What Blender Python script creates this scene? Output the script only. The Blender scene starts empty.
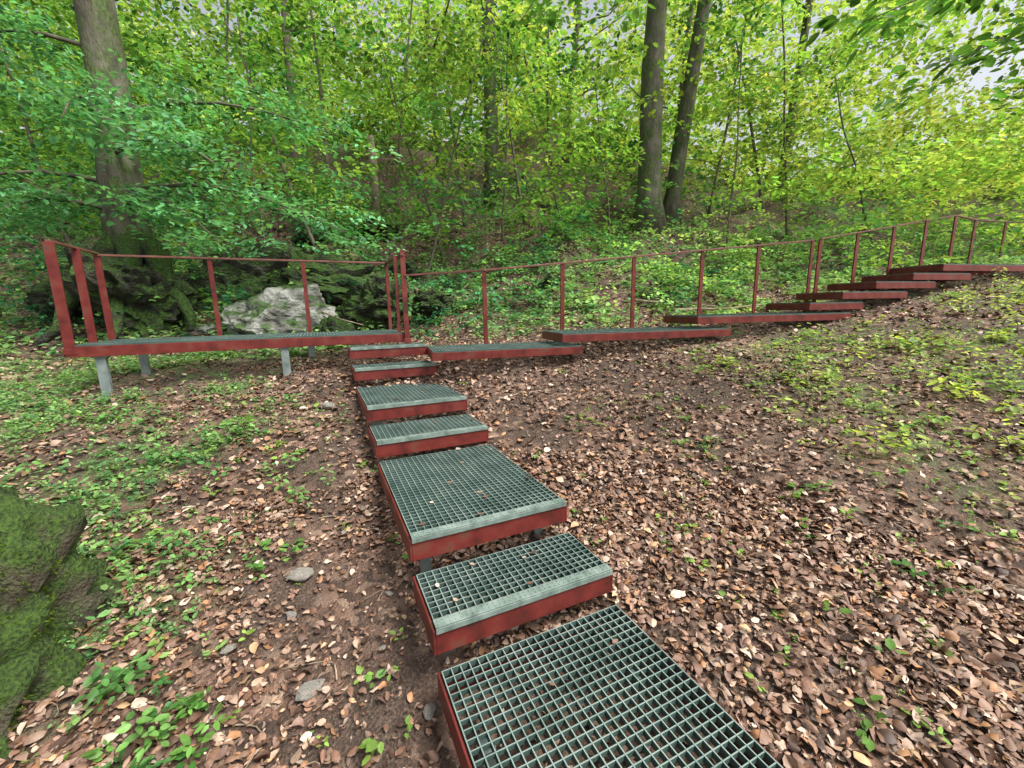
import bpy, math, random
import numpy as np
from mathutils import Vector, Matrix, noise as mn
rng=np.random.default_rng(7); random.seed(7)
S=bpy.context.scene
col=bpy.context.collection

# ---------------------------------------------------------------- noise / terrain
def _h(i,j,s):
    n=np.sin(i*127.1+j*311.7+s*74.7)*43758.5453
    return n-np.floor(n)
def vn(x,y,s=0):
    x=np.asarray(x,float);y=np.asarray(y,float)
    i=np.floor(x);j=np.floor(y);u=x-i;v=y-j
    u=u*u*(3-2*u);v=v*v*(3-2*v)
    return (_h(i,j,s)*(1-u)+_h(i+1,j,s)*u)*(1-v)+(_h(i,j+1,s)*(1-u)+_h(i+1,j+1,s)*u)*v
def fbm(x,y,s=0):
    return (vn(x,y,s)*.5+vn(x*2.1,y*2.1,s+1)*.28+vn(x*4.3,y*4.3,s+2)*.15+vn(x*8.7,y*8.7,s+3)*.07)
ZX=[-40,-8,-4.5,-1,0,2,4,5.2,5.8,6.4,7.2,8.5,10,14,40]
ZZ=[-2,-1.05,-.92,-.84,-.72,-.53,-.38,-.20,-.05,.09,.23,.38,.48,.8,2.5]
def yb_(x): return np.interp(x,[-20,-8,-5,-2,0,3,6,12,30],[6,6.5,6.6,7.7,7.3,7.9,8.9,10.6,14])
def G(x,y):
    x=np.asarray(x,float);y=np.asarray(y,float)
    yw=5.6+.27*np.clip(x,-14,20); zw=np.interp(x,ZX,ZZ); yb=yb_(x); yb=np.maximum(yb,yw+.3)
    dn=np.maximum(yw-y,0); z=zw-.267*np.minimum(dn,14)-.03*np.maximum(dn-14,0)
    z=z+.12*np.clip(y-yw,0,yb-yw)
    d=np.maximum(y-yb,0); sl=np.interp(x,[-8,3,9,14],[.52,.56,.46,.36])
    ds=d*d/(d+.8)
    z=z+sl*np.minimum(ds,22)+.08*np.maximum(ds-22,0)
    z=z+.06*(vn(x*1.7,y*1.7,5)-.5)+.035*(vn(x*5,y*5,6)-.5)+(1.0*(vn(x*.45,y*.45,8)-.5)+.55*(vn(x*1.3,y*1.3,9)-.5)+.25*(vn(x*3.1,y*3.1,10)-.5))*np.clip(d/3,0,1)
    return z
def sm(a,b,x): t=np.clip((x-a)/(b-a),0,1); return t*t*(3-2*t)
def herb(x,y):
    x=np.asarray(x,float);y=np.asarray(y,float)
    n=fbm(x*.9,y*.9,20);n2=fbm(x*2.3,y*2.3,24)
    left=sm(-1.2,-2.4,x+.10*y)*sm(1.3,1.9,y)*sm(.32,.52,n)*(.25+.75*sm(.38,.55,n2))
    left=left*(1-.8*np.exp(-((y-6.55-.8*x)/.42)**2)*(x>-4.6))
    right=sm(1.6,4.2,x-.25*(5-y))*sm(1.6,4.0,y)*sm(.38,.58,n)*(.15+.85*sm(.42,.6,n2))
    band=sm(2.6,5.0,x)*sm(3.2,4.8,y)*sm(.30,.50,n)*.95*(.2+.8*sm(.38,.6,n2))
    hill=sm(-.6,1.0,y-yb_(x))*sm(.36,.56,n)*sm(.30,.55,n2)*.95
    return np.clip(np.maximum.reduce([left,right,band,hill]),0,1)

# ---------------------------------------------------------------- materials
def newmat(name):
    m=bpy.data.materials.new(name);m.use_nodes=True
    nt=m.node_tree;nt.nodes.clear()
    o=nt.nodes.new("ShaderNodeOutputMaterial")
    return m,nt,o
def N(nt,t,**k):
    n=nt.nodes.new(t)
    for a,b in k.items(): setattr(n,a,b)
    return n
def ramp(nt,stops):
    r=N(nt,"ShaderNodeValToRGB");e=r.color_ramp.elements
    while len(e)<len(stops): e.new(.5)
    for i,(p,c) in enumerate(stops): e[i].position=p;e[i].color=(*c,1)
    return r
def leafmat(name,trans=.45,rough=.5,tcol=1.7,spec=.35):
    m,nt,o=newmat(name);L=nt.links.new
    a=N(nt,"ShaderNodeAttribute",attribute_name="col")
    p=N(nt,"ShaderNodeBsdfPrincipled");p.inputs["Roughness"].default_value=rough
    p.inputs["Specular IOR Level"].default_value=spec
    tc=N(nt,"ShaderNodeTexCoord");nz=N(nt,"ShaderNodeTexNoise");nz.inputs["Scale"].default_value=60;L(tc.outputs["Object"],nz.inputs["Vector"])
    mr=N(nt,"ShaderNodeMapRange");mr.inputs[3].default_value=.6;mr.inputs[4].default_value=1.4;L(nz.outputs[0],mr.inputs[0])
    vm=N(nt,"ShaderNodeVectorMath",operation='SCALE');L(a.outputs["Color"],vm.inputs[0]);L(mr.outputs[0],vm.inputs["Scale"])
    L(vm.outputs[0],p.inputs["Base Color"])
    if trans>0:
        t=N(nt,"ShaderNodeBsdfTranslucent")
        v2=N(nt,"ShaderNodeVectorMath",operation='MULTIPLY');L(vm.outputs[0],v2.inputs[0]);v2.inputs[1].default_value=(tcol*1.1,tcol,tcol*.6)
        L(v2.outputs[0],t.inputs[0])
        mx=N(nt,"ShaderNodeMixShader");mx.inputs[0].default_value=trans
        L(p.outputs[0],mx.inputs[1]);L(t.outputs[0],mx.inputs[2]);L(mx.outputs[0],o.inputs[0])
    else: L(p.outputs[0],o.inputs[0])
    return m
def simpleleaf(name):
    m,nt,o=newmat(name);L=nt.links.new
    a=N(nt,"ShaderNodeAttribute",attribute_name="col")
    p=N(nt,"ShaderNodeBsdfDiffuse");L(a.outputs["Color"],p.inputs[0])
    t=N(nt,"ShaderNodeBsdfTranslucent");v2=N(nt,"ShaderNodeVectorMath",operation='MULTIPLY');L(a.outputs["Color"],v2.inputs[0]);v2.inputs[1].default_value=(1.6,1.5,.9)
    L(v2.outputs[0],t.inputs[0]);mx=N(nt,"ShaderNodeMixShader");mx.inputs[0].default_value=.38
    L(p.outputs[0],mx.inputs[1]);L(t.outputs[0],mx.inputs[2]);L(mx.outputs[0],o.inputs[0]);return m
M_leaf=leafmat("green_leaf",trans=.35)
M_leafbg=simpleleaf("green_leaf_matte")
M_litter=leafmat("dry_leaf",trans=0,rough=.55,tcol=1.2,spec=.35)

def ground_mat():
    m,nt,o=newmat("forest_soil");L=nt.links.new
    tc=N(nt,"ShaderNodeTexCoord")
    vo=N(nt,"ShaderNodeTexVoronoi");vo.inputs["Scale"].default_value=19;vo.inputs["Randomness"].default_value=1
    nz=N(nt,"ShaderNodeTexNoise");nz.inputs["Scale"].default_value=9;nz.inputs["Detail"].default_value=8
    ad=N(nt,"ShaderNodeMixRGB",blend_type='ADD');ad.inputs[0].default_value=.12
    L(tc.outputs["Object"],nz.inputs["Vector"]);L(tc.outputs["Object"],ad.inputs[1]);L(nz.outputs["Color"],ad.inputs[2]);L(ad.outputs[0],vo.inputs["Vector"])
    sx=N(nt,"ShaderNodeSeparateColor");L(vo.outputs["Color"],sx.inputs[0])
    r=ramp(nt,[(0,(.035,.02,.014)),(.35,(.085,.048,.032)),(.6,(.16,.09,.06)),(.8,(.23,.14,.10)),(1,(.34,.24,.17))]);L(sx.outputs[0],r.inputs[0])
    n2=N(nt,"ShaderNodeTexNoise");n2.inputs["Scale"].default_value=70;n2.inputs["Detail"].default_value=5;L(tc.outputs["Object"],n2.inputs["Vector"])
    soil=ramp(nt,[(.3,(.028,.018,.013)),(.5,(.07,.045,.032)),(.62,(.12,.08,.058)),(.8,(.22,.16,.12))]);L(n2.outputs[0],soil.inputs[0])
    n3=N(nt,"ShaderNodeTexNoise");n3.inputs["Scale"].default_value=1.6;n3.inputs["Detail"].default_value=6;L(tc.outputs["Object"],n3.inputs["Vector"])
    f=N(nt,"ShaderNodeMapRange");f.inputs[1].default_value=.38;f.inputs[2].default_value=.6;L(n3.outputs[0],f.inputs[0])
    mx=N(nt,"ShaderNodeMixRGB");L(f.outputs[0],mx.inputs[0]);L(r.outputs[0],mx.inputs[1]);L(soil.outputs[0],mx.inputs[2])
    gr=ramp(nt,[(.3,(.03,.06,.018)),(.5,(.08,.14,.035)),(.7,(.17,.25,.06))]);L(n2.outputs[0],gr.inputs[0])
    a=N(nt,"ShaderNodeAttribute",attribute_name="col")
    ss=N(nt,"ShaderNodeSeparateColor");L(a.outputs["Color"],ss.inputs[0])
    m3=N(nt,"ShaderNodeMapRange");m3.inputs[1].default_value=.45;m3.inputs[2].default_value=.6;L(nz.outputs[0],m3.inputs[0])
    mm=N(nt,"ShaderNodeMath",operation='MULTIPLY');L(m3.outputs[0],mm.inputs[1]);L(ss.outputs[0],mm.inputs[0])
    m2=N(nt,"ShaderNodeMixRGB");L(mm.outputs[0],m2.inputs[0]);L(mx.outputs[0],m2.inputs[1]);L(gr.outputs[0],m2.inputs[2])
    p=N(nt,"ShaderNodeBsdfPrincipled");p.inputs["Roughness"].default_value=.9;L(m2.outputs[0],p.inputs["Base Color"])
    b=N(nt,"ShaderNodeBump");b.inputs["Strength"].default_value=.9;b.inputs["Distance"].default_value=.03
    s=N(nt,"ShaderNodeMath",operation='ADD');L(n2.outputs[0],s.inputs[0]);L(sx.outputs[1],s.inputs[1]);L(s.outputs[0],b.inputs["Height"]);L(b.outputs[0],p.inputs["Normal"])
    L(p.outputs[0],o.inputs[0]);return m
M_ground=ground_mat()

def surf(name,stops,scale=8,bscale=40,bstr=.4,rough=.7,metal=0,moss=None,spec=.4,stretch=(1,1,1),mossramp=(.45,.6),bdist=.02):
    m,nt,o=newmat(name);L=nt.links.new
    tc=N(nt,"ShaderNodeTexCoord");mp=N(nt,"ShaderNodeMapping");mp.inputs["Scale"].default_value=stretch;L(tc.outputs["Object"],mp.inputs[0])
    n1=N(nt,"ShaderNodeTexNoise");n1.inputs["Scale"].default_value=scale;n1.inputs["Detail"].default_value=8;L(mp.outputs[0],n1.inputs["Vector"])
    r=ramp(nt,stops);L(n1.outputs[0],r.inputs[0]);c=r.outputs[0]
    n2=N(nt,"ShaderNodeTexNoise");n2.inputs["Scale"].default_value=bscale;n2.inputs["Detail"].default_value=6;L(mp.outputs[0],n2.inputs["Vector"])
    if moss:
        g=N(nt,"ShaderNodeNewGeometry");sp=N(nt,"ShaderNodeSeparateXYZ");L(g.outputs["Normal"],sp.inputs[0])
        n3=N(nt,"ShaderNodeTexNoise");n3.inputs["Scale"].default_value=3.5;n3.inputs["Detail"].default_value=6;L(tc.outputs["Object"],n3.inputs["Vector"])
        ma=N(nt,"ShaderNodeMath",operation='MULTIPLY_ADD');ma.inputs[1].default_value=.25;L(sp.outputs[2],ma.inputs[0]);L(n3.outputs[0],ma.inputs[2])
        mr=N(nt,"ShaderNodeMapRange");mr.inputs[1].default_value=mossramp[0];mr.inputs[2].default_value=mossramp[1];L(ma.outputs[0],mr.inputs[0])
        gr=ramp(nt,[(.3,tuple(q*.4 for q in moss)),(.5,moss),(.75,tuple(q*1.9 for q in moss))]);L(n2.outputs[0],gr.inputs[0])
        mx=N(nt,"ShaderNodeMixRGB");L(mr.outputs[0],mx.inputs[0]);L(c,mx.inputs[1]);L(gr.outputs[0],mx.inputs[2]);c=mx.outputs[0]
    p=N(nt,"ShaderNodeBsdfPrincipled");p.inputs["Roughness"].default_value=rough;p.inputs["Metallic"].default_value=metal;p.inputs["Specular IOR Level"].default_value=spec
    L(c,p.inputs["Base Color"])
    b=N(nt,"ShaderNodeBump");b.inputs["Strength"].default_value=bstr;b.inputs["Distance"].default_value=bdist;L(n2.outputs[0],b.inputs["Height"]);L(b.outputs[0],p.inputs["Normal"])
    L(p.outputs[0],o.inputs[0]);return m
M_red=surf("red_oxide_paint",[(.28,(.05,.014,.010)),(.42,(.115,.017,.014)),(.56,(.15,.024,.019)),(.66,(.14,.04,.028)),(.76,(.085,.045,.03))],scale=8,bscale=90,bstr=.15,rough=.42,bdist=.004)
M_rail=surf("handrail_paint",[(.3,(.11,.042,.033)),(.6,(.18,.07,.052)),(.8,(.23,.12,.09))],scale=9,bscale=90,bstr=.12,rough=.5,bdist=.004)
M_nose=surf("galvanised_nosing",[(.3,(.10,.14,.12)),(.5,(.18,.235,.21)),(.65,(.25,.31,.28)),(.8,(.30,.33,.28))],scale=14,bscale=160,bstr=.25,rough=.5,metal=.2,bdist=.003)
M_leg=surf("galvanised_leg",[(.3,(.12,.16,.155)),(.7,(.25,.30,.29))],scale=10,bscale=100,bstr=.1,rough=.5,metal=.3,bdist=.003)
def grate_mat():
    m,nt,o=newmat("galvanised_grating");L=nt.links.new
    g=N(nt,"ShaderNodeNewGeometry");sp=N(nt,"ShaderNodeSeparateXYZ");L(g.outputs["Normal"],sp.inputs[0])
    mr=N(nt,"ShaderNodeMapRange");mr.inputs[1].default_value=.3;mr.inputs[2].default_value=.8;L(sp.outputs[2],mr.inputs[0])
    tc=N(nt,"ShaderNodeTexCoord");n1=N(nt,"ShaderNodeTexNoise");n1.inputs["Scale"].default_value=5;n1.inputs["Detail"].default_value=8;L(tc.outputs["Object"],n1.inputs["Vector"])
    a=ramp(nt,[(.3,(.035,.07,.062)),(.7,(.08,.135,.12))]);b=ramp(nt,[(.3,(.12,.175,.155)),(.5,(.21,.275,.25)),(.65,(.27,.33,.30)),(.8,(.24,.27,.22))])  # shade painted into the bar sides, worn tops lighter, split by normal
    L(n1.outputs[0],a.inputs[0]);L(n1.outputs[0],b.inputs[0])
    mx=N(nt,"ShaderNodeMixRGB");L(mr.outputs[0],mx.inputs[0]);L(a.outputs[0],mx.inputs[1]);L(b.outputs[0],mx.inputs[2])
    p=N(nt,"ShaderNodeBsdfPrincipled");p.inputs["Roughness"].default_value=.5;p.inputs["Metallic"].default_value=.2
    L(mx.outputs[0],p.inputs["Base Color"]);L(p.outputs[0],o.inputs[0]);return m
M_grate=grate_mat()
M_bark=surf("beech_bark",[(.3,(.04,.038,.026)),(.5,(.095,.088,.062)),(.7,(.17,.16,.12))],scale=4,bscale=22,bstr=.7,rough=.85,moss=(.06,.09,.022),stretch=(1.5,1.5,.5),mossramp=(.42,.66),bdist=.03)
M_twig=surf("twig_bark",[(.3,(.05,.045,.03)),(.7,(.15,.13,.09))],scale=6,bscale=30,rough=.85)
M_dead=surf("dead_wood",[(.3,(.16,.12,.08)),(.7,(.36,.29,.21))],scale=6,bscale=30,rough=.85)
M_moss=surf("moss",[(.3,(.03,.028,.018)),(.6,(.09,.075,.05))],scale=5,bscale=38,bstr=1,rough=.95,moss=(.04,.075,.012),mossramp=(.36,.55),bdist=.04)
M_mossdark=surf("mossy_dark_rock",[(.3,(.015,.016,.011)),(.55,(.045,.045,.033)),(.72,(.13,.125,.10)),(.85,(.22,.22,.19))],scale=4,bscale=24,bstr=1,rough=.95,moss=(.04,.08,.014),mossramp=(.42,.62),bdist=.06)
M_rock=surf("limestone",[(.32,(.04,.04,.032)),(.46,(.17,.17,.15)),(.58,(.36,.36,.335)),(.8,(.5,.5,.47))],scale=2.6,bscale=8,bstr=1,rough=.85,moss=(.05,.09,.025),mossramp=(.55,.68),bdist=.1)
M_stone=surf("pale_stone",[(.3,(.16,.15,.12)),(.6,(.30,.28,.25)),(.8,(.42,.40,.36))],scale=9,bscale=30,bstr=.6,rough=.85)

# ---------------------------------------------------------------- mesh helpers
def mk(name,mesh,parent=None):
    o=bpy.data.objects.new(name,mesh);col.objects.link(o)
    if parent: o.parent=parent
    return o
def empty(name,loc=(0,0,0)):
    e=bpy.data.objects.new(name,None);col.objects.link(e);e.empty_display_size=.2;return e
class MB:
    def __init__(s): s.v=[];s.f=[];s.m=[]
    def box(s,c,ax,ay,az,m=0):
        c=Vector(c);ax=Vector(ax);ay=Vector(ay);az=Vector(az);b=len(s.v)
        for k in (-1,1):
            for q in ((-1,-1),(1,-1),(1,1),(-1,1)): s.v.append(tuple(c+ax*q[0]+ay*q[1]+az*k))
        for f in ((3,2,1,0),(4,5,6,7),(0,1,5,4),(1,2,6,5),(2,3,7,6),(3,0,4,7)): s.f.append(tuple(b+i for i in f));s.m.append(m)
    def tube(s,pts,rad,n=10,m=0,cap=True,wob=0):
        pts=[Vector(p) for p in pts];b=len(s.v);k=len(pts)
        ref=Vector((.3,.9,.1)).normalized()
        for i,p in enumerate(pts):
            t=(pts[min(i+1,k-1)]-pts[max(i-1,0)]).normalized()
            r_=ref if abs(t.dot(ref))<.9 else Vector((1,0,0))
            u=t.cross(r_).normalized();w=t.cross(u)
            for j in range(n):
                a=2*math.pi*j/n;r=rad[i]
                if wob:
                    r*=1+wob*mn.noise(Vector((math.cos(a)*1.3+p.x,math.sin(a)*1.3+p.y,p.z*.5)))
                s.v.append(tuple(p+(u*math.cos(a)+w*math.sin(a))*r))
        for i in range(k-1):
            for j in range(n):
                s.f.append((b+i*n+j,b+i*n+(j+1)%n,b+(i+1)*n+(j+1)%n,b+(i+1)*n+j));s.m.append(m)
        if cap:
            s.f.append(tuple(b+j for j in range(n))[::-1]);s.m.append(m)
            s.f.append(tuple(b+(k-1)*n+j for j in range(n)));s.m.append(m)
    def obj(s,name,mats,parent=None,smooth=False,bevel=0):
        me=bpy.data.meshes.new(name);me.from_pydata(s.v,[],s.f)
        for m in mats: me.materials.append(m)
        me.polygons.foreach_set("material_index",s.m)
        if smooth: me.polygons.foreach_set("use_smooth",[True]*len(s.f))
        me.update();o=mk(name,me,parent)
        if bevel:
            bm=o.modifiers.new("b",'BEVEL');bm.width=bevel;bm.segments=2;bm.limit_method='ANGLE'
        return o
def nrm(a): return a/np.maximum(np.linalg.norm(a,axis=1,keepdims=True),1e-9)
T_SIMPLE=(np.array([[0,0],[.28,.36],[.68,.30],[1,0],[.68,-.30],[.28,-.36]]),[(0,3,2,1),(0,5,4,3)])
T_FINE=(np.array([[0,0],[.33,0],[.68,0],[1.0,0],[.16,.27],[.42,.40],[.75,.27],[.16,-.27],[.42,-.40],[.75,-.27]]),
        [(0,1,5,4),(1,2,6,5),(2,3,6),(0,7,8,1),(1,8,9,2),(2,9,3)])
def leaves(name,P,A,U,L,C,mat,tmpl=T_SIMPLE,fold=.25,bend=0.0,width=.8,parent=None,wav=0.0):
    n=len(P);A=nrm(A);Y=nrm(np.cross(U,A));Z=np.cross(A,Y)
    t,F=tmpl;k=len(t);L=np.asarray(L).reshape(-1,1,1)
    fold=np.broadcast_to(fold,(n,)).reshape(-1,1,1);bend=np.broadcast_to(bend,(n,)).reshape(-1,1,1);width=np.broadcast_to(width,(n,)).reshape(-1,1,1)
    tx=t[:,0].reshape(1,k,1);ty=t[:,1].reshape(1,k,1)
    z=np.abs(ty)*fold*2*width+bend*((tx-.5)**2-.25)
    if wav: z=z+wav*(rng.random((n,k,1))-.5)
    V=P[:,None,:]+L*(tx*A[:,None,:]+ty*width*Y[:,None,:]+z*Z[:,None,:])
    V=V.reshape(-1,3)
    sizes=[len(f) for f in F];flat=np.concatenate([np.array(f) for f in F])
    li=(flat[None,:]+(np.arange(n)*k)[:,None]).reshape(-1)
    st=np.concatenate([[0],np.cumsum(np.tile(sizes,n))[:-1]])
    me=bpy.data.meshes.new(name);me.vertices.add(n*k);me.vertices.foreach_set("co",V.astype(np.float32).ravel())
    me.loops.add(len(li));me.loops.foreach_set("vertex_index",li.astype(np.int32))
    me.polygons.add(len(st));me.polygons.foreach_set("loop_start",st.astype(np.int32))
    me.update(calc_edges=True)
    ca=me.color_attributes.new("col",'FLOAT_COLOR','POINT')
    cc=np.ones((n,k,4),np.float32);cc[:,:,:3]=C[:,None,:];ca.data.foreach_set("color",cc.ravel())
    me.materials.append(mat);me.validate()
    return mk(name,me,parent)
def spray_data(Cn,R,yaw,nl,ls,colr,droop=-.15,flat=.35,var=.25):
    M=len(Cn);R=np.broadcast_to(R,(M,));ls=np.broadcast_to(ls,(M,))
    ax=np.stack([np.cos(yaw),np.sin(yaw),droop+rng.normal(0,.18,M)],1);ax=nrm(ax)
    sd=nrm(np.stack([-np.sin(yaw),np.cos(yaw),rng.normal(0,.25,M)],1));up=np.cross(ax,sd)
    t=rng.random((M,nl));sg=np.where(np.arange(nl)%2==0,1,-1)[None,:]*np.ones((M,1))
    lat=sg*(rng.random((M,nl))**.8)*(.55*(1-t*.7))
    P=Cn[:,None,:]+R[:,None,None]*(ax[:,None,:]*(t[:,:,None]-.5)+sd[:,None,:]*lat[:,:,None])
    P[:,:,2]+=rng.normal(0,.05,(M,nl))*R[:,None]-(t**2)*.12*R[:,None]
    A=ax[:,None,:]*.7+sd[:,None,:]*sg[:,:,None]*.8+rng.normal(0,.3,(M,nl,3));A[:,:,2]-=.15
    U=up[:,None,:]*np.ones((1,nl,1))+rng.normal(0,flat,(M,nl,3))
    L=ls[:,None]*(.7+.6*rng.random((M,nl)))
    C=colr[:,None,:]*(1-var+2*var*rng.random((M,nl,1)))*(1+rng.normal(0,.06,(M,nl,3)))
    f=lambda a:a.reshape(-1,a.shape[-1])
    return f(P),f(A),f(U),L.ravel(),np.clip(f(C),.004,.75)

# ---------------------------------------------------------------- ground
def axis(lo,hi,n,fine):
    t=np.linspace(-1,1,n);k=fine
    s=np.sinh(k*t)/np.sinh(k);return np.where(s<0,-lo*s,hi*s)
nx,ny=420,420
gx=axis(-150,150,nx,4.6);gy=4+axis(-120,180,ny,4.6)
X,Y=np.meshgrid(gx,gy);Zg=G(X,Y)
me=bpy.data.meshes.new("forest_ground")
V=np.stack([X,Y,Zg],-1).reshape(-1,3)
i=np.arange((ny-1)*(nx-1));r=i//(nx-1);c=i%(nx-1);b=r*nx+c
q=np.stack([b,b+1,b+nx+1,b+nx],1)
me.vertices.add(len(V));me.vertices.foreach_set("co",V.astype(np.float32).ravel())
me.loops.add(q.size);me.loops.foreach_set("vertex_index",q.ravel().astype(np.int32))
me.polygons.add(len(q));me.polygons.foreach_set("loop_start",(np.arange(len(q))*4).astype(np.int32))
me.update(calc_edges=True);me.polygons.foreach_set("use_smooth",[True]*len(q))
ca=me.color_attributes.new("col",'FLOAT_COLOR','POINT')
hc=herb(X,Y).reshape(-1);cc=np.ones((len(V),4),np.float32);cc[:,:3]=hc[:,None];ca.data.foreach_set("color",cc.ravel())
me.materials.append(M_ground);me.validate();mk("forest_ground",me)

# ---------------------------------------------------------------- metal decks
PS=math.radians(24.75);Q=Vector((math.cos(PS),math.sin(PS),0));D=Vector((-math.sin(PS),math.cos(PS),0))
UP=Vector((0,0,1))
def deck(name,O,Xd,W,Yd,Ln,z,beam=.12,nose=True,legs=True,pitch=.042):
    e=empty(name)
    O=Vector((O[0],O[1],0));ft=.012
    fr=MB();zt=z-.014;zc=zt-beam/2
    for lat in (ft/2,W-ft/2):
        fr.box(O+Xd*lat+Yd*(Ln/2)+UP*zc,Xd*ft/2,Yd*Ln/2,UP*beam/2)
    for s in (ft/2,Ln-ft/2):
        fr.box(O+Xd*(W/2)+Yd*s+UP*(zc-.001),Xd*(W/2-ft-.0005),Yd*ft/2,UP*(beam/2-.001))
    for lat in (ft+.015,W-ft-.015): fr.box(O+Xd*lat+Yd*(Ln/2)+UP*(zt-beam+.006),Xd*.014,Yd*(Ln/2-ft-.002),UP*.004)
    fr.obj("frame",[M_red],e,bevel=.0025)
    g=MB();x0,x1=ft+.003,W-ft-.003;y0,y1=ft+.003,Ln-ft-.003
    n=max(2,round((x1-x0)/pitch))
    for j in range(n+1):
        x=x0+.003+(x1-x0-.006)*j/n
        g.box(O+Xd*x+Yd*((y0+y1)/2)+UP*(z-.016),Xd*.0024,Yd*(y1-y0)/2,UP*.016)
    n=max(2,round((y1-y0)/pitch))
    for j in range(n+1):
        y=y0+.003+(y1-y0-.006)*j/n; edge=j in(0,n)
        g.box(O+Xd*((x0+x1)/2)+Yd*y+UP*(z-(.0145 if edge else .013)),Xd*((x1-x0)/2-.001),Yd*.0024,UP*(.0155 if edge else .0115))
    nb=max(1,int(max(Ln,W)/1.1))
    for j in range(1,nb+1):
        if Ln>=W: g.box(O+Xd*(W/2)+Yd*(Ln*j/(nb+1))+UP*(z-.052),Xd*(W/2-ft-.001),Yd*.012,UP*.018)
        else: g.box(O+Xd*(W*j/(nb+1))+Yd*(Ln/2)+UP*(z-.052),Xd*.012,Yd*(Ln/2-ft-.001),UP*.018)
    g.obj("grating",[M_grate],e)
    if nose:
        s=MB();s.box(O+Xd*(W/2)+Yd*(.022)+UP*(z+.004),Xd*(W/2-.012),Yd*.027,UP*.003)
        s.box(O+Xd*(W/2)+Yd*(-.0075)+UP*(z-.013),Xd*(W/2-.012),Yd*.003,UP*.0135)
        k=int(W/.028)
        for rr in range(2):
            for j in range(k):
                s.box(O+Xd*(.03+j*(W-.06)/(k-1))+Yd*(.010+rr*.024)+UP*(z+.0085),Xd*.005,Yd*.005,UP*.0017)
        s.obj("nosing",[M_nose],e,bevel=.001)
    if legs:
        l=MB();ys=[Ln*.5] if Ln<.7 else [Ln*.15,Ln*.85]
        for lat in (.12,W-.12) if W<1.5 else (W*.08,W*.5,W*.92):
            for y in ys:
                p=O+Xd*lat+Yd*y;gz=float(G(p.x,p.y))-.1;t=z-.14
                if gz<t: l.box((p.x,p.y,(gz+t)/2),Xd*.03,Yd*.03,UP*((t-gz)/2))
        if l.v: l.obj("leg",[M_leg],e,bevel=.003)
    return e
st=[(-.35,1.61,1.59),(1.645,2.085,1.41),(2.115,3.41,1.22),(3.46,4.0,1.07),(4.04,5.16,.90),(5.2,5.62,.685),(5.66,6.02,.475)]
LAT0=.349
for i,(a,b2,h) in enumerate(st):
    O=Q*LAT0+D*a;L_=b2-a
    deck("metal_grate_platform" if L_>.9 else "metal_grate_step",O,Q,1.0,D,L_,-h,beam=.125,legs=i<5)
LP0=-2.4;LPW=3.55
O=Q*LP0+D*6.045
dk=deck("metal_viewing_platform",O,Q,LPW,D,1.05,-.32,beam=.12,nose=False,legs=False)
l=MB()
for lat,s in ((.2,.06),(2.0,.06),(.3,.97),(2.3,.97)):
        p=O+Q*lat+D*s;gz=float(G(p.x,p.y))-.15;t=-.456
        l.box((p.x,p.y,(gz+t)/2),Q*.045,D*.03,UP*((t-gz)/2))
        l.box((p.x,p.y,t-.006),Q*.07,D*.05,UP*.006)
l.obj("leg",[M_leg],dk,bevel=.003)
E=Vector((.9654,.2607,0));Nn=Vector((-.2607,.9654,0))
for nm,x0,x1,z in [("p",-.95,.93,-.50),("p",.66,3.19,-.34),("p",2.62,5.39,-.16),("s",4.54,5.6,.0),("s",5.15,6.5,.16),("s",5.8,7.1,.315),("s",6.56,7.9,.45),("p",7.2,11.2,.60)]:
    O=Vector((x0,5.21+.27*x0,0))
    deck("metal_walkway_platform" if nm=="p" else "metal_walkway_step",O,E,(x1-x0)/.9654,Nn,.8,z,beam=.10,nose=False,legs=False)
# ---------------------------------------------------------------- railings
def rail(name,posts,runs,w=.035,t=.012,dirv=E,rr=.02):
    m=MB()
    for p in posts:
        x,y,zb,zt=p[:4];ww=p[4] if len(p)>4 else w
        dv=p[5] if len(p)>5 else dirv;nv=Vector((-dv.y,dv.x,0))
        m.box((x,y,(zb+zt)/2),dv*ww,nv*t,UP*((zt-zb)/2),0)
        m.box((x,y,zb+.06),dv*(ww+.015),nv*(t+.006),UP*.03,0)
    for r_ in runs:
        for a,b in zip(r_[:-1],r_[1:]):
            a=Vector(a);b=Vector(b);d=(b-a);L_=d.length;d.normalize();s=d.cross(UP).normalized();u=s.cross(d)
            m.box((a+b)/2,d*(L_/2+.01),s*.022,u*.012,1)
    return m.obj(name,[M_red,M_rail],None,bevel=.003)
px=[(-.36,5.94),(.76,6.25),(1.88,6.55),(3.05,6.86),(4.10,7.15),(5.18,7.44)]
base=[-.62,-.62,-.46,-.28,-.28,-.28]
posts=[];topf=lambda x:.513+.0956*(x+.36)
for (x,y),bz in zip(px,base): posts.append((x,y,bz,topf(x)-.012,.03))
jx=Q*1.15+D*6.01
run1=[(jx.x+.02,jx.y,.46)]+[(x,y,topf(x)) for x,y in px]
rail("metal_railing",posts,[run1])
px2=[(5.35,7.49),(6.15,7.70),(6.97,7.92),(7.74,8.13),(8.46,8.32),(10.1,9.5),(11.9,10.5),(14.2,11.6)]
tz=[1.075,1.2,1.335,1.465,1.575,1.70,1.82,1.96];bz=[-.28,.05,.2,.33,.48,.45,.45,.45]
rail("metal_railing",[(x,y,b_,t_-.012) for (x,y),t_,b_ in zip(px2,tz,bz)],[[(x,y,t_) for (x,y),t_ in zip(px2,tz)]])
def lp(lat,s): v=Q*lat+D*s;return (v.x,v.y)
LP=[lp(-2.42,6.06),lp(-2.42,6.6),lp(-2.42,7.12),lp(-1.25,7.12),lp(-.1,7.12),lp(1.1,7.12)]
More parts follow.
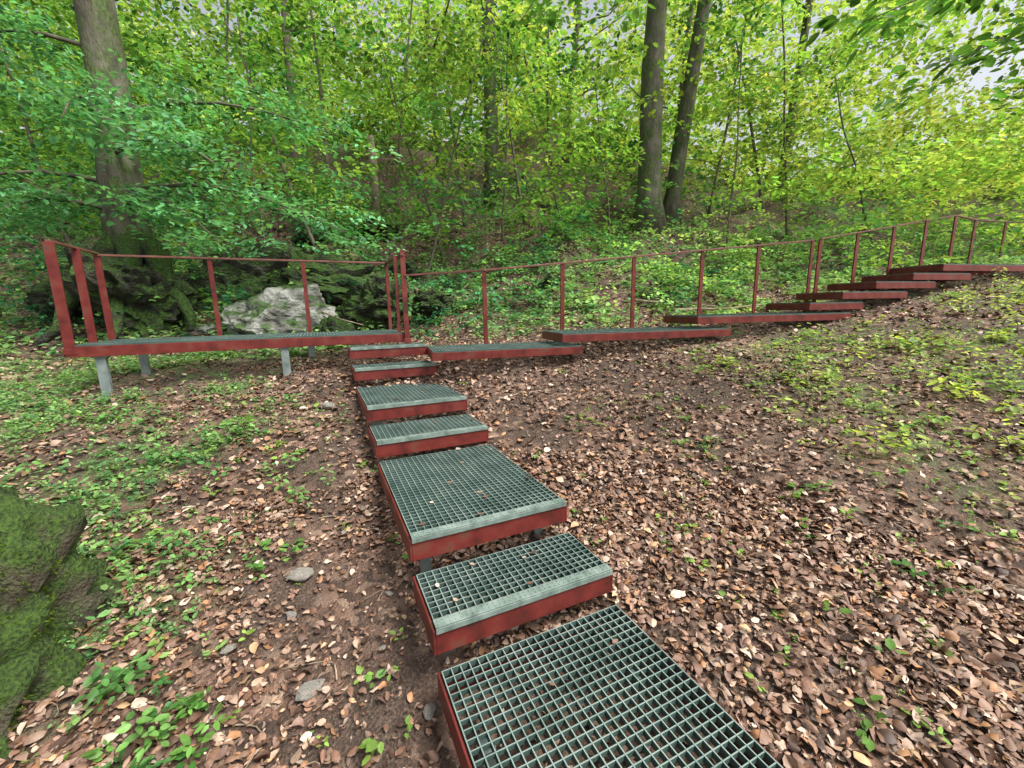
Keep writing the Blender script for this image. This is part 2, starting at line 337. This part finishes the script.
pp=[(LP[0][0],LP[0][1],-.45,.74,.045,Q),(LP[1][0],LP[1][1],-.45,.74,.04,Q),(LP[2][0],LP[2][1],-.45,.74,.035,Q),(LP[3][0],LP[3][1],-.45,.72,.028,Q),(LP[4][0],LP[4][1],-.45,.72,.028,Q),(LP[5][0],LP[5][1],-.45,.72,.025,Q),
 (jx.x,jx.y,-.5,.80,.034,Q),(jx.x-.11,jx.y+.02,-.45,.73,.022,Q)]
rail("metal_railing",pp,[[(LP[0][0],LP[0][1],.752)]+[(LP[2][0],LP[2][1],.752)],[(LP[2][0],LP[2][1],.732),(LP[5][0],LP[5][1],.732)],[(LP[5][0],LP[5][1],.732),(jx.x,jx.y-.02,.732)]],dirv=Q)

# ---------------------------------------------------------------- rocks
def rock(name,loc,sc,seed,mat,facets=0,amp=.25,sub=5,rot=0,freq=1.4):
    import bmesh
    bm=bmesh.new();bmesh.ops.create_icosphere(bm,subdivisions=sub,radius=1)
    rr=random.Random(seed);pl=[]
    for k in range(facets):
        n=Vector((rr.gauss(0,1),rr.gauss(0,1),rr.gauss(0,.8))).normalized();pl.append((n,rr.uniform(.55,.85)))
    for v in bm.verts:
        p=v.co.copy();o=Vector((seed*3.1,seed*1.7,0))
        f=1+amp*mn.noise(p*freq+o)
        p=p*f
        for n,d in pl:
            q_=p.dot(n)
            if q_>d: p-=n*(q_-d)*.95
        rg=1-abs(mn.noise(p*2.6+o))*2
        f=1+amp*.45*mn.noise(p*3.3+o)-amp*.22*max(0,rg-.75)*4+amp*.2*mn.noise(p*8+o)+amp*.1*mn.noise(p*19+o)
        v.co=p*f
    me=bpy.data.meshes.new(name);bm.to_mesh(me);bm.free();me.materials.append(mat)
    me.polygons.foreach_set("use_smooth",[facets==0]*len(me.polygons))
    o=mk(name,me);o.location=loc;o.scale=sc;o.rotation_euler=(0,0,rot);return o
rock("limestone_boulder",(-4.15,7.85,-.24),(1.08,.8,.74),3,M_rock,16,.35,rot=.5)
rock("limestone_boulder",(-3.3,6.35,-.86),(.32,.2,.12),5,M_rock,8,.2,4)
rock("limestone_boulder",(-5.3,7.6,-.42),(.5,.35,.25),6,M_rock,10,.3,4)
rock("mossy_boulder",(-6.9,8.0,.2),(1.15,.9,1.05),8,M_mossdark,7,.6)
rock("mossy_boulder",(-5.5,8.9,.40),(1.5,.9,.85),9,M_mossdark,9,.6)
rock("mossy_boulder",(-8.3,8.6,.2),(1.0,.8,.9),19,M_mossdark,9,.6)
rock("mossy_boulder",(-3.9,9.2,.5),(1.5,.9,.7),12,M_mossdark,9,.6)
rock("mossy_boulder",(-2.7,8.4,.0),(.85,.7,.6),11,M_mossdark,9,.6)
rock("mossy_boulder",(-1.6,8.6,.1),(.5,.4,.3),13,M_mossdark,9,.6)
rock("mossy_boulder",(-3.2,7.7,-.5),(.5,.35,.35),15,M_mossdark,9,.6)
for k,(x,y,s) in enumerate([(-2.9,11.2,.5),(-3.6,12.4,.6),(-1.3,10.4,.3),(.9,9.6,.25),(2.2,10.8,.35),(-5.2,11.4,.5),(5.0,10.6,.3)]):
    rock("mossy_boulder",(x,y,float(G(x,y))+.1*s),(s*1.3,s,s*.6),50+k,M_mossdark,9,.5,4,rot=k)
mound=rock("mossy_tree_base",(-2.85,1.68,-1.66),(.68,.64,.84),14,M_moss,0,.5,freq=1.9)
for k,(x,y,s) in enumerate([(-1.35,2.35,.06),(-1.0,1.72,.045),(-1.28,2.1,.03),(-.85,2.95,.04),(-.6,2.45,.03),(-1.0,3.1,.025),(-2.0,4.4,.06),(-1.5,1.9,.03),(-.4,1.6,.03),(-.75,2.2,.02),(-.7,1.9,.015),(-1.2,2.7,.02)]):
    rock("small_stone",(x,y,float(G(x,y))+s*.4),(s*1.5,s,s*.6),30+k,M_stone,7,.2,3,rot=k)

# ---------------------------------------------------------------- trees
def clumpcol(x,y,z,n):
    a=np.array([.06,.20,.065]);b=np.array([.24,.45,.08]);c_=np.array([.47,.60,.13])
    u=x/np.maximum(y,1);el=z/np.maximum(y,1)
    t=np.clip(.40+.32*u+.03*(y-12)+.42*el+rng.normal(0,.38,n),0,1.35)[:,None]  # backlight painted into leaf colour: lighter with distance and height
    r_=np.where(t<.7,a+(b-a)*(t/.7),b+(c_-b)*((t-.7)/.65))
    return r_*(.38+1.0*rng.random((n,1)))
def tree(name,x,y,r,h,lean=(0,0),limbs=5,limb0=.45,seed=0,nseg=14,mat=M_bark,cr=2.5,ls=.16,ncl=60,flare=1.7,gz=None):
    rr=random.Random(seed);z0=float(G(x,y))-.25 if gz is None else gz
    m=MB();pts=[];rad=[]
    wa=.5*r if r>.15 else .12
    for i in range(nseg+1):
        t=i/nseg;pts.append((x+lean[0]*t+wa*mn.noise(Vector((seed+.3,t*3,0))),y+lean[1]*t+wa*mn.noise(Vector((seed+9.3,t*3,0))),z0+h*t))
        zz=h*t;rad.append(r*(1-.62*t)*(1+(flare-1)*math.exp(-zz/(r*1.6))))
    m.tube(pts,rad,16 if r>.15 else 8,wob=.18)
    ends=[]
    for k in range(limbs):
        t=limb0+(1-limb0)*(k+.5)/limbs;i=min(nseg-1,int(t*nseg));p=Vector(pts[i]);az=rr.uniform(0,6.28);ln=h*rr.uniform(.12,.26)*(1.3-t*.6)
        lp_=[p];rd=[rad[i]*.45]
        for s in range(1,6):
            lp_.append(p+Vector((math.cos(az),math.sin(az),0))*ln*s/5+Vector((rr.gauss(0,.03)*ln,rr.gauss(0,.03)*ln,ln*(.5*s/5)+rr.gauss(0,.02)*ln)));rd.append(rad[i]*.45*(1-s/5.6))
        m.tube(lp_,rd,7);ends.append((lp_[2],lp_[5]))
    e=empty(name);m.obj("trunk",[mat],e,smooth=True)
    cs=[]
    for a,b_ in ends:
        for k in range(ncl//len(ends)):
            q_=a.lerp(b_,rr.random()*1.2);cs.append((q_.x+rr.gauss(0,cr*.3),q_.y+rr.gauss(0,cr*.3),q_.z+rr.gauss(0,cr*.15)))
    cs=np.array(cs);n=len(cs);cl=clumpcol(cs[:,0],cs[:,1],cs[:,2],n)
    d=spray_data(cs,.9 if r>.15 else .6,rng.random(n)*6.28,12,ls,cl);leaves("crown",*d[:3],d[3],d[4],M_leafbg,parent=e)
    return e
tree("beech_tree",-7.2,8.5,.36,15,seed=1,flare=1.5,limbs=7,limb0=.55,ncl=70,gz=.1)
tree("beech_tree",-.62,16,.27,17,seed=2,limbs=7,ncl=70)
tree("beech_tree",4.05,13,.34,16,lean=(.3,.2),seed=3,limbs=7,ncl=70)
tree("beech_tree",4.95,13.6,.24,16,lean=(1.9,.3),seed=4,limbs=6,ncl=60)
tree("beech_tree",11.5,19,.2,16,lean=(1.4,.3),seed=5,limbs=6,ncl=60)
tree("beech_tree",-13,15,.3,16,lean=(-.4,.3),seed=6,limbs=6,ncl=60)
rr=random.Random(4)
sap=[(-1.9,12.5,.05),(-4.6,10.6,.05),(-3.4,13,.04),(1.2,15,.06),(1.9,18,.08),(6.8,15,.05),(8.6,13.5,.04),(-8.5,13,.06),(-11,11,.05),(-6,15,.07),(9.9,17,.07),(2.6,21,.15),(-3,20,.16),(-9,19,.18),(7.2,20,.15),(-.2,12.2,.03),(3.0,12.6,.03),(10.5,12.5,.035),(-5.6,9.9,.03),(-2.3,11,.03),(.5,13,.045),(-1.4,14,.06),(6.0,12,.03),(1.6,11.5,.02)]
for k,(x,y,r_) in enumerate(sap):
    tree("young_beech_tree",x,y,r_,rr.uniform(4.5,9) if r_<.1 else 14,lean=(rr.uniform(-1.8,1.8),rr.uniform(-.5,.5)),limbs=7,limb0=.2,seed=20+k,flare=1.2,ncl=42,cr=1.6,mat=M_twig,ls=.12)
m=MB();gz=float(G(-3.9,13));m.tube([(-3.9,13,gz-.2),(-3.88,13,gz+1.4),(-3.92,13,gz+2.2),(-3.95,13,4.8)],[.13,.11,.09,.06],9,wob=.4);m.obj("dead_tree_stub",[M_dead],smooth=True)
m=MB()
for a,ln in ((-1.2,1.7),(-.6,1.9),(-1.9,1.5),(-2.6,1.2)):
    pts=[];rd=[]
    for s in range(7):
        t=s/6;x=-7.2+math.cos(a)*(.25+ln*t);y=8.5+math.sin(a)*(.25+ln*t);zt=.85*(1-t)**1.3+ (float(G(x,y))+.1)*(1-(1-t)**1.3)+.5*(1-t)
        pts.append((x+.1*math.sin(s*1.9+a),y,zt));rd.append(.22*(1-.75*t))
    m.tube(pts,rd,9,wob=.3)
m.obj("beech_root",[M_mossdark],smooth=True)
m=MB()
def stick(x0,y0,x1,y1,r,lift=.03):
    pts=[];n=7
    for s in range(n):
        t=s/(n-1);x=x0+(x1-x0)*t+.04*math.sin(5*t+x0);y=y0+(y1-y0)*t+.05*math.sin(4*t);pts.append((x,y,float(G(x,y))+lift+r))
    m.tube(pts,[r*(1-.6*s/(n-1)) for s in range(n)],7)
stick(3.1,8.1,4.6,7.9,.035,.1);stick(2.5,8.6,4.0,8.4,.03,.1);stick(-5.4,8.6,-2.6,7.5,.025,.3);stick(-1.5,9.6,.3,9.2,.03,.08);stick(-2.4,10.8,-1.0,10.1,.04,.08)
for k in range(170):
    x=rr.uniform(-4,7);y=rr.uniform(1,7);a=rr.uniform(0,6.28);ln=rr.uniform(.08,.4);stick(x,y,x+ln*math.cos(a),y+ln*math.sin(a),rr.uniform(.002,.005),.012)
m.obj("fallen_branches",[M_dead],smooth=True)

# ---------------------------------------------------------------- background foliage mass
def skygap(u,e):
    g=np.exp(-(((u-.18)/.10)**2+((e-.66)/.14)**2))+np.exp(-(((u-1.05)/.20)**2+((e-.50)/.11)**2))+.8*np.exp(-(((u+.25)/.12)**2+((e-.70)/.10)**2))+.7*np.exp(-(((u-.65)/.1)**2+((e-.68)/.12)**2))+.6*np.exp(-(((u+.62)/.1)**2+((e-.66)/.12)**2))
    return np.clip(g,0,1)
def keep(c):
    x,y,z=c.T;u=x/y;k=np.ones(len(c),bool)
    for ux,w,ym in ((-.038,.05,16),(.315,.06,13),(.40,.07,13.6)):
        k&=~((np.abs(u-ux)<w)&(y<ym)&(rng.random(len(c))<.9))
    low=(z-G(x,y)<1.2)&(u>-.45)&(u<.40)&(y<12); k&=~(low&(rng.random(len(c))<.75))
    k&=rng.random(len(c))>.88*skygap(u,z/y)
    return k
nC=1150
yy=9.6+14*rng.random(nC)**.9;u=rng.uniform(-1.5,1.5,nC);xx=u*yy
g0=G(xx,yy);top=.80*yy+.8
zz=g0+.3+(top-g0)*rng.random(nC)**1.1
cen=np.stack([xx,yy,zz],1);cen=cen[keep(cen)]
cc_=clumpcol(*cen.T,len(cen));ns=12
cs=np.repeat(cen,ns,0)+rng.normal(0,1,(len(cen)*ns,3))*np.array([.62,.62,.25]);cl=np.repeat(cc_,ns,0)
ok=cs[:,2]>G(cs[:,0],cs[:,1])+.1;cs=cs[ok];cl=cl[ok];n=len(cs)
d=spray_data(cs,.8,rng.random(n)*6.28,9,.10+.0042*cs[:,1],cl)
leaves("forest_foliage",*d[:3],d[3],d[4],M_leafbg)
n=6500
yy=rng.uniform(24,38,n);xx=rng.uniform(-1.5,1.5,n)*yy;g0=G(xx,yy);zz=g0+.2+(.85*yy-g0)*rng.random(n)**1.3
k=rng.random(n)>1.0*skygap(xx/yy,zz/yy)+.2*sm(.5,.75,zz/yy);xx=xx[k];yy=yy[k];zz=zz[k];n=len(xx)
cs=np.stack([xx,yy,zz],1);cl=clumpcol(xx,yy,zz,n)*np.array([1.1,1.12,1.6])  # far leaves tinted paler, backlit look put into their colour
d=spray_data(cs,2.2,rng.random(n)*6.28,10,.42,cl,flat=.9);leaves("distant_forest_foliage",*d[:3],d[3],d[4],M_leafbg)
nb=380
by_=7.8+8*rng.random(nb)**1.1;bx_=rng.uniform(-1.35,1.4,nb)*by_;ok=(by_>yb_(bx_)+.3)&(fbm(bx_*.5,by_*.5,40)>.36);bx_=bx_[ok];by_=by_[ok];nb=len(bx_)
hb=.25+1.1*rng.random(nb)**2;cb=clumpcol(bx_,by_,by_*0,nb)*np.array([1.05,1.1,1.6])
k=9;xx=np.repeat(bx_,k)+rng.normal(0,1,nb*k)*np.repeat(.25+.3*hb,k);yy=np.repeat(by_,k)+rng.normal(0,1,nb*k)*np.repeat(.25+.3*hb,k)
zz=G(xx,yy)+.08+np.repeat(hb,k)*rng.random(nb*k)
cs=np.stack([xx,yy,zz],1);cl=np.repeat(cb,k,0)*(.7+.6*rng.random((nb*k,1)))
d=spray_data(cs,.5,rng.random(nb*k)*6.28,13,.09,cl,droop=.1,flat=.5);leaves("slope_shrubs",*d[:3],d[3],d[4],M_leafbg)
# layered beech boughs left
e=empty("low_beech_bough");m=MB();cs=[]
for (a,b_) in (((-7.2,8.4,2.3),(-2.7,7.2,1.25)),((-7.2,8.3,2.9),(-4.1,6.6,2.0)),((-7.2,8.3,2.0),(-4.3,6.5,1.0)),((-7.4,8.3,2.4),(-9.6,7.0,1.7)),((-7.3,8.2,3.4),(-6.0,6.2,2.6)),((-7.2,8.4,3.6),(-3.0,8.0,3.0)),((-7.4,8.3,1.9),(-8.4,6.6,1.2)),((-7.2,8.5,4.6),(-9.4,7.6,4.2))):
    a=Vector(a);b_=Vector(b_);pts=[a.lerp(b_,t/6)+Vector((0,0,.35*math.sin(t/6*3.1)))for t in range(7)];m.tube(pts,[.045*(1-t/7.5) for t in range(7)],6)
    for k in range(44):
        t=rr.uniform(.25,1.08);p=a.lerp(b_,t)+Vector((rr.gauss(0,.42),rr.gauss(0,.42),.35*math.sin(min(t,1)*3.1)+rr.gauss(0,.10)));cs.append(tuple(p))
m.obj("branch",[M_twig],e,smooth=True)
cs=np.array(cs);n=len(cs);cl=np.array([.11,.31,.13])*(.45+1.0*rng.random((n,1)))
d=spray_data(cs,.75,rng.random(n)*6.28,22,.10,cl,flat=.22);leaves("leaves",*d[:3],d[3],d[4],M_leaf,parent=e)
# overhanging twigs near the camera
e=empty("overhanging_branch");m=MB();cs=[]
for (a,b_,k) in (((5.2,4.6,3.2),(2.4,3.2,1.85),18),((5.4,4.2,2.6),(3.0,3.3,1.6),14),((.9,4.2,3.4),(.1,3.4,2.0),5),((1.2,4.2,3.2),(.75,3.4,2.05),5),((4.8,3.4,3.3),(3.4,3.2,2.2),12),((5.2,4.0,2.2),(3.9,3.5,1.55),8)):
    a=Vector(a);b_=Vector(b_);m.tube([a,a.lerp(b_,.5)+Vector((0,0,.06)),b_],[.012,.007,.003],6)
    for j in range(k):
        t=j/k;p=a.lerp(b_,.2+.85*t)+Vector((rr.gauss(0,.12),rr.gauss(0,.12),rr.gauss(0,.05)));cs.append(tuple(p))
m.obj("twig",[M_twig],e,smooth=True)
cs=np.array(cs);n=len(cs);cl=np.array([.07,.19,.03])*(.6+.9*rng.random((n,1)))
d=spray_data(cs,.42,rng.random(n)*6.28,11,.095,cl,flat=.25);leaves("leaves",*d[:3],d[3],d[4],M_leaf,tmpl=T_FINE,parent=e,bend=.3)

# ---------------------------------------------------------------- ground plants
def plants(name,x,y,nl,size,hgt,c0,c1,flat=.35,mat=M_leaf,width=.85):
    n=len(x);z=G(x,y);az=rng.random((n,nl))*6.28;h=hgt[:,None]*(.3+.7*rng.random((n,nl)));rad=size[:,None]*(.3+.9*rng.random((n,nl)))
    P=np.stack([x[:,None]+np.cos(az)*rad*.5,y[:,None]+np.sin(az)*rad*.5,z[:,None]+h],-1)
    A=np.stack([np.cos(az),np.sin(az),rng.normal(.1,.3,(n,nl))],-1);U=np.array([0,0,1.])+rng.normal(0,flat,(n,nl,3))
    L=size[:,None]*(.7+.6*rng.random((n,nl)));t=rng.random((n,1,1));C=(np.array(c0)*(1-t)+np.array(c1)*t)*(.65+.7*rng.random((n,nl,1)))
    f=lambda a:a.reshape(-1,3)
    leaves(name,f(P),f(A),f(U),L.ravel(),f(C),mat,bend=.4,width=width)
def onstairs(x,y):
    lat=x*Q.x+y*Q.y;s=x*D.x+y*D.y;a=(lat>.25)&(lat<1.45)&(s<6.1)
    b=(lat>-2.5)&(lat<1.3)&(s>5.9)&(s<7.2);w=(y-(5.21+.27*x));c=(w>-.1)&(w<.95)&(x>-1.1)&(x<11.5)
    return a|b|c
def scat(n,x0,x1,y0,y1,dens):
    x=rng.uniform(x0,x1,n);y=rng.uniform(y0,y1,n);k=(rng.random(n)<dens(x,y))&~onstairs(x,y);return x[k],y[k]
x,y=scat(22000,-7.5,-.6,.9,6.5,lambda x,y:herb(x,y)*.8)
plants("ground_herbs",x,y,7,.018+.038*rng.random(len(x))**2,.02+.18*rng.random(len(x))**2.5,(.08,.22,.08),(.26,.42,.13),width=.7)
x,y=scat(22000,1.5,12,2,9,lambda x,y:herb(x,y)*.5)
plants("ground_herbs",x,y,6,.018+.06*rng.random(len(x))**2.5,.02+.2*rng.random(len(x))**2.5,(.16,.30,.06),(.42,.52,.14),width=.7)
x,y=scat(17000,-13,15,6.4,14,lambda x,y:np.where(y>yb_(x)-.9,.06+herb(x,y)*.85,0))
plants("slope_herbs",x,y,6,.05+.06*rng.random(len(x)),.05+.28*rng.random(len(x))**2,(.10,.27,.11),(.36,.54,.20),mat=M_leafbg)
x,y=scat(2600,-3.5,7,1,6.5,lambda x,y:.06+.7*sm(.45,.65,fbm(x*1.2,y*1.2,90)))
plants("beech_seedlings",x,y,5,.016+.04*rng.random(len(x))**1.8,.01+.07*rng.random(len(x)),(.10,.22,.04),(.26,.40,.08))
# taller leafy stems in clumps, upright and multi tiered
def tall(name,x,y,h,size,c0,c1,nl=14):
    n=len(x);z=G(x,y);t=(np.arange(nl)+.5)/nl*np.ones((n,1));az=(np.arange(nl)*2.4)[None,:]+rng.random((n,1))*6.28
    ln=rng.normal(0,.25,(n,2));sp=(size*1.3)[:,None]*(1.1-.7*t)*rng.random((n,nl))
    P=np.stack([x[:,None]+ln[:,:1]*h[:,None]*t+np.cos(az)*sp,y[:,None]+ln[:,1:]*h[:,None]*t+np.sin(az)*sp,z[:,None]+.02+h[:,None]*(.25+.75*t)],-1)
    A=np.stack([np.cos(az),np.sin(az),rng.normal(-.15,.25,(n,nl))],-1);U=np.array([0,0,1.])+rng.normal(0,.3,(n,nl,3))
    L=size[:,None]*(.6+.6*rng.random((n,nl)));tt=rng.random((n,1,1));C=(np.array(c0)*(1-tt)+np.array(c1)*tt)*(.6+.8*rng.random((n,nl,1)))
    f=lambda a:a.reshape(-1,3);e=empty(name)
    leaves("leaves",f(P),f(A),f(U),L.ravel(),f(C),M_leaf,tmpl=T_FINE,bend=.4,width=.75,parent=e)
    m=MB()
    for i in range(n):
        b0=Vector((x[i],y[i],float(z[i])-.02));m.tube([b0,b0+Vector((ln[i,0]*h[i],ln[i,1]*h[i],h[i]))],[.003,.0015],5)
    m.obj("stems",[M_twig],e)
cx=[];cy=[]
for (x,y,k,s) in ((3.4,4.6,7,.25),(4.6,4.3,8,.3),(5.4,5.0,9,.35),(4.2,3.4,5,.25),(3.0,3.2,3,.15),(6.4,5.4,9,.4),(5.2,3.6,6,.35),(2.6,5.0,3,.2),(7.4,6.2,8,.4),(4.4,5.5,5,.3),(6.0,4.2,7,.4),(8.3,6.6,7,.4)):
    cx+=list(rng.normal(x,s,k));cy+=list(rng.normal(y,s,k))
cx=np.array(cx);cy=np.array(cy);k=~onstairs(cx,cy);cx=cx[k];cy=cy[k]
tall("woodland_saplings",cx,cy,.08+.26*rng.random(len(cx))**1.5,.05+.045*rng.random(len(cx)),(.14,.28,.05),(.40,.50,.10))
cx=[];cy=[]
for (x,y,k,s) in ((-2.1,2.6,8,.2),(-1.8,3.3,6,.25),(-3.0,3.4,8,.35),(-4.0,4.0,8,.4),(-3.8,2.9,8,.4),(-5.2,4.4,8,.5),(-2.6,4.3,4,.3),(-1.85,1.75,5,.1),(-1.6,1.35,6,.12),(-4.9,5.3,6,.4)):
    cx+=list(rng.normal(x,s,k));cy+=list(rng.normal(y,s,k))
cx=np.array(cx);cy=np.array(cy);k=~onstairs(cx,cy);cx=cx[k];cy=cy[k]
tall("woodland_weeds",cx,cy,.06+.16*rng.random(len(cx))**1.3,.04+.035*rng.random(len(cx)),(.06,.19,.05),(.20,.38,.10))
bx=np.array([-1.6,-1.45,-1.55,-1.35,-1.7,-1.5,-.75,-1.05,-.95,2.2,2.35,1.7,2.9]);by=np.array([2.4,2.55,1.55,1.45,1.4,1.6,2.6,3.3,3.45,2.9,2.2,3.5,2.6])
bx=np.repeat(bx,3)+rng.normal(0,.07,len(bx)*3);by=np.repeat(by,3)+rng.normal(0,.07,len(by)*3)
plants("ground_weeds",bx,by,9,.03+.03*rng.random(len(bx)),.04+.08*rng.random(len(bx)),(.05,.15,.03),(.14,.30,.06),width=.65)
me=mound.data;nv=len(me.vertices);co=np.empty(nv*3);me.vertices.foreach_get("co",co);co=co.reshape(-1,3)
no=np.empty(nv*3);me.vertices.foreach_get("normal",no);no=no.reshape(-1,3)
idx=rng.integers(0,nv,36000)
Pm=(co[idx]+rng.normal(0,.012,(len(idx),3)))*np.array(mound.scale)+np.array(mound.location);keepm=fbm(Pm[:,0]*3+Pm[:,2]*2,Pm[:,1]*3+Pm[:,2],60)>.45
Pm=Pm[keepm];nm=no[idx][keepm];C=np.array([.11,.17,.02])*(.25+1.2*rng.random((len(Pm),1)))
leaves("moss_tufts",Pm,nm+rng.normal(0,.6,nm.shape),rng.normal(0,1,nm.shape),.009+.011*rng.random(len(Pm)),C,M_leafbg,width=.4)

# ---------------------------------------------------------------- leaf litter
def littercol(n):
    pal=np.array([[.24,.14,.095],[.35,.235,.17],[.15,.08,.052],[.48,.37,.29],[.07,.04,.028],[.32,.165,.085],[.21,.13,.10],[.42,.27,.15]])
    w=np.array([.22,.18,.19,.08,.14,.08,.12,.03]);c=pal[rng.choice(len(pal),n,p=w/w.sum())]
    return c*(.6+.7*rng.random((n,1)))
n=112000
r_=np.concatenate([.5+3.0*np.sqrt(rng.random(int(n*.36))),3.5+11*rng.random(int(n*.64))]);n=len(r_);a=rng.uniform(-1.15,1.15,n)
x=np.sin(a)*r_;y=np.cos(a)*r_
cov=sm(.30,.52,fbm(x*1.3,y*1.3,70));cov2=sm(.3,.55,fbm(x*4,y*4,75))
bare=np.clip(np.exp(-(((x+1.05)/.75)**2+((y-2.2)/.9)**2))+.8*np.exp(-(((x+.45)/.35)**2+((y-1.5)/.5)**2))+.6*np.exp(-(((x+1.6)/.4)**2+((y-3.6)/.7)**2)),0,1)
lat=x*Q.x+y*Q.y;s=x*D.x+y*D.y;under=(lat>.33)&(lat<1.37)&(s<1.65)
k=rng.random(n)<np.clip(.2+.55*cov+.3*cov2-.8*bare-.35*herb(x,y),.07,1)*np.where(under,.15,1)
x=x[k];y=y[k];r_=r_[k];bare=bare[k];n=len(x)
z=G(x,y)+.004+.026*rng.random(n)
az=rng.random(n)*6.28;A=np.stack([np.cos(az),np.sin(az),rng.normal(0,.3,n)],1);U=np.stack([rng.normal(0,.42,n),rng.normal(0,.42,n),np.where(rng.random(n)<.5,1,-1)],1)
L=(.020+.054*rng.random(n)**1.5)*(1+.03*r_)*(1-.25*bare)
P=np.stack([x,y,z],1)-A*L[:,None]*.5
leaves("fallen_leaves",P,A,U,L,littercol(n),M_litter,tmpl=T_FINE,fold=rng.uniform(-.1,.6,n),bend=rng.uniform(-.4,1.5,n),width=rng.uniform(.4,1.05,n),wav=.2)
Pl=[]
for (a0,b0,h),k in zip(st,(5,6,9,5,6,2,1)):
    for j in range(k):
        v=Q*(LAT0+rr.uniform(.06,.94))+D*rr.uniform(a0+.06,b0-.05);Pl.append((v.x,v.y,-h+.008))
Pl=np.array(Pl);n=len(Pl);az=rng.random(n)*6.28;A=np.stack([np.cos(az),np.sin(az),0*az],1)
leaves("leaves_on_treads",Pl,A,np.array([[0,0,1.]]*n)+rng.normal(0,.08,(n,3)),.025+.02*rng.random(n),littercol(n),M_litter,tmpl=T_FINE,fold=.1,bend=.2)

# ---------------------------------------------------------------- light, sky, camera
w=bpy.data.worlds.new("World");S.world=w;w.use_nodes=True;nt=w.node_tree;bg=nt.nodes["Background"]
sky=nt.nodes.new("ShaderNodeTexSky");sky.sky_type='NISHITA';sky.sun_disc=False
EL,AZ=math.radians(56),math.radians(118)
sky.sun_elevation=EL;sky.sun_rotation=AZ;sky.dust_density=5.0;sky.air_density=1.0
hs=nt.nodes.new("ShaderNodeHueSaturation");hs.inputs["Saturation"].default_value=.3;hs.inputs["Value"].default_value=1.5
nt.links.new(sky.outputs[0],hs.inputs["Color"]);nt.links.new(hs.outputs[0],bg.inputs[0]);bg.inputs[1].default_value=.15
ld=bpy.data.lights.new("sun",'SUN');ld.energy=4.9;ld.angle=math.radians(24);ld.color=(1,.97,.88)
lo=bpy.data.objects.new("sun",ld);col.objects.link(lo)
dirv=Vector((math.sin(AZ)*math.cos(EL),math.cos(AZ)*math.cos(EL),math.sin(EL)))
lo.rotation_euler=dirv.to_track_quat('Z','Y').to_euler()
cd=bpy.data.cameras.new("camera");co_=bpy.data.objects.new("camera",cd);col.objects.link(co_)
cd.sensor_width=36;cd.lens=417.6/1024*36;cd.clip_start=.05;cd.clip_end=600
co_.matrix_world=Matrix.Rotation(math.radians(90-10.37),4,'X')@Matrix.Rotation(math.radians(-.96),4,'Z')
S.camera=co_
S.view_settings.view_transform='Standard';S.view_settings.look='None';S.view_settings.exposure=0
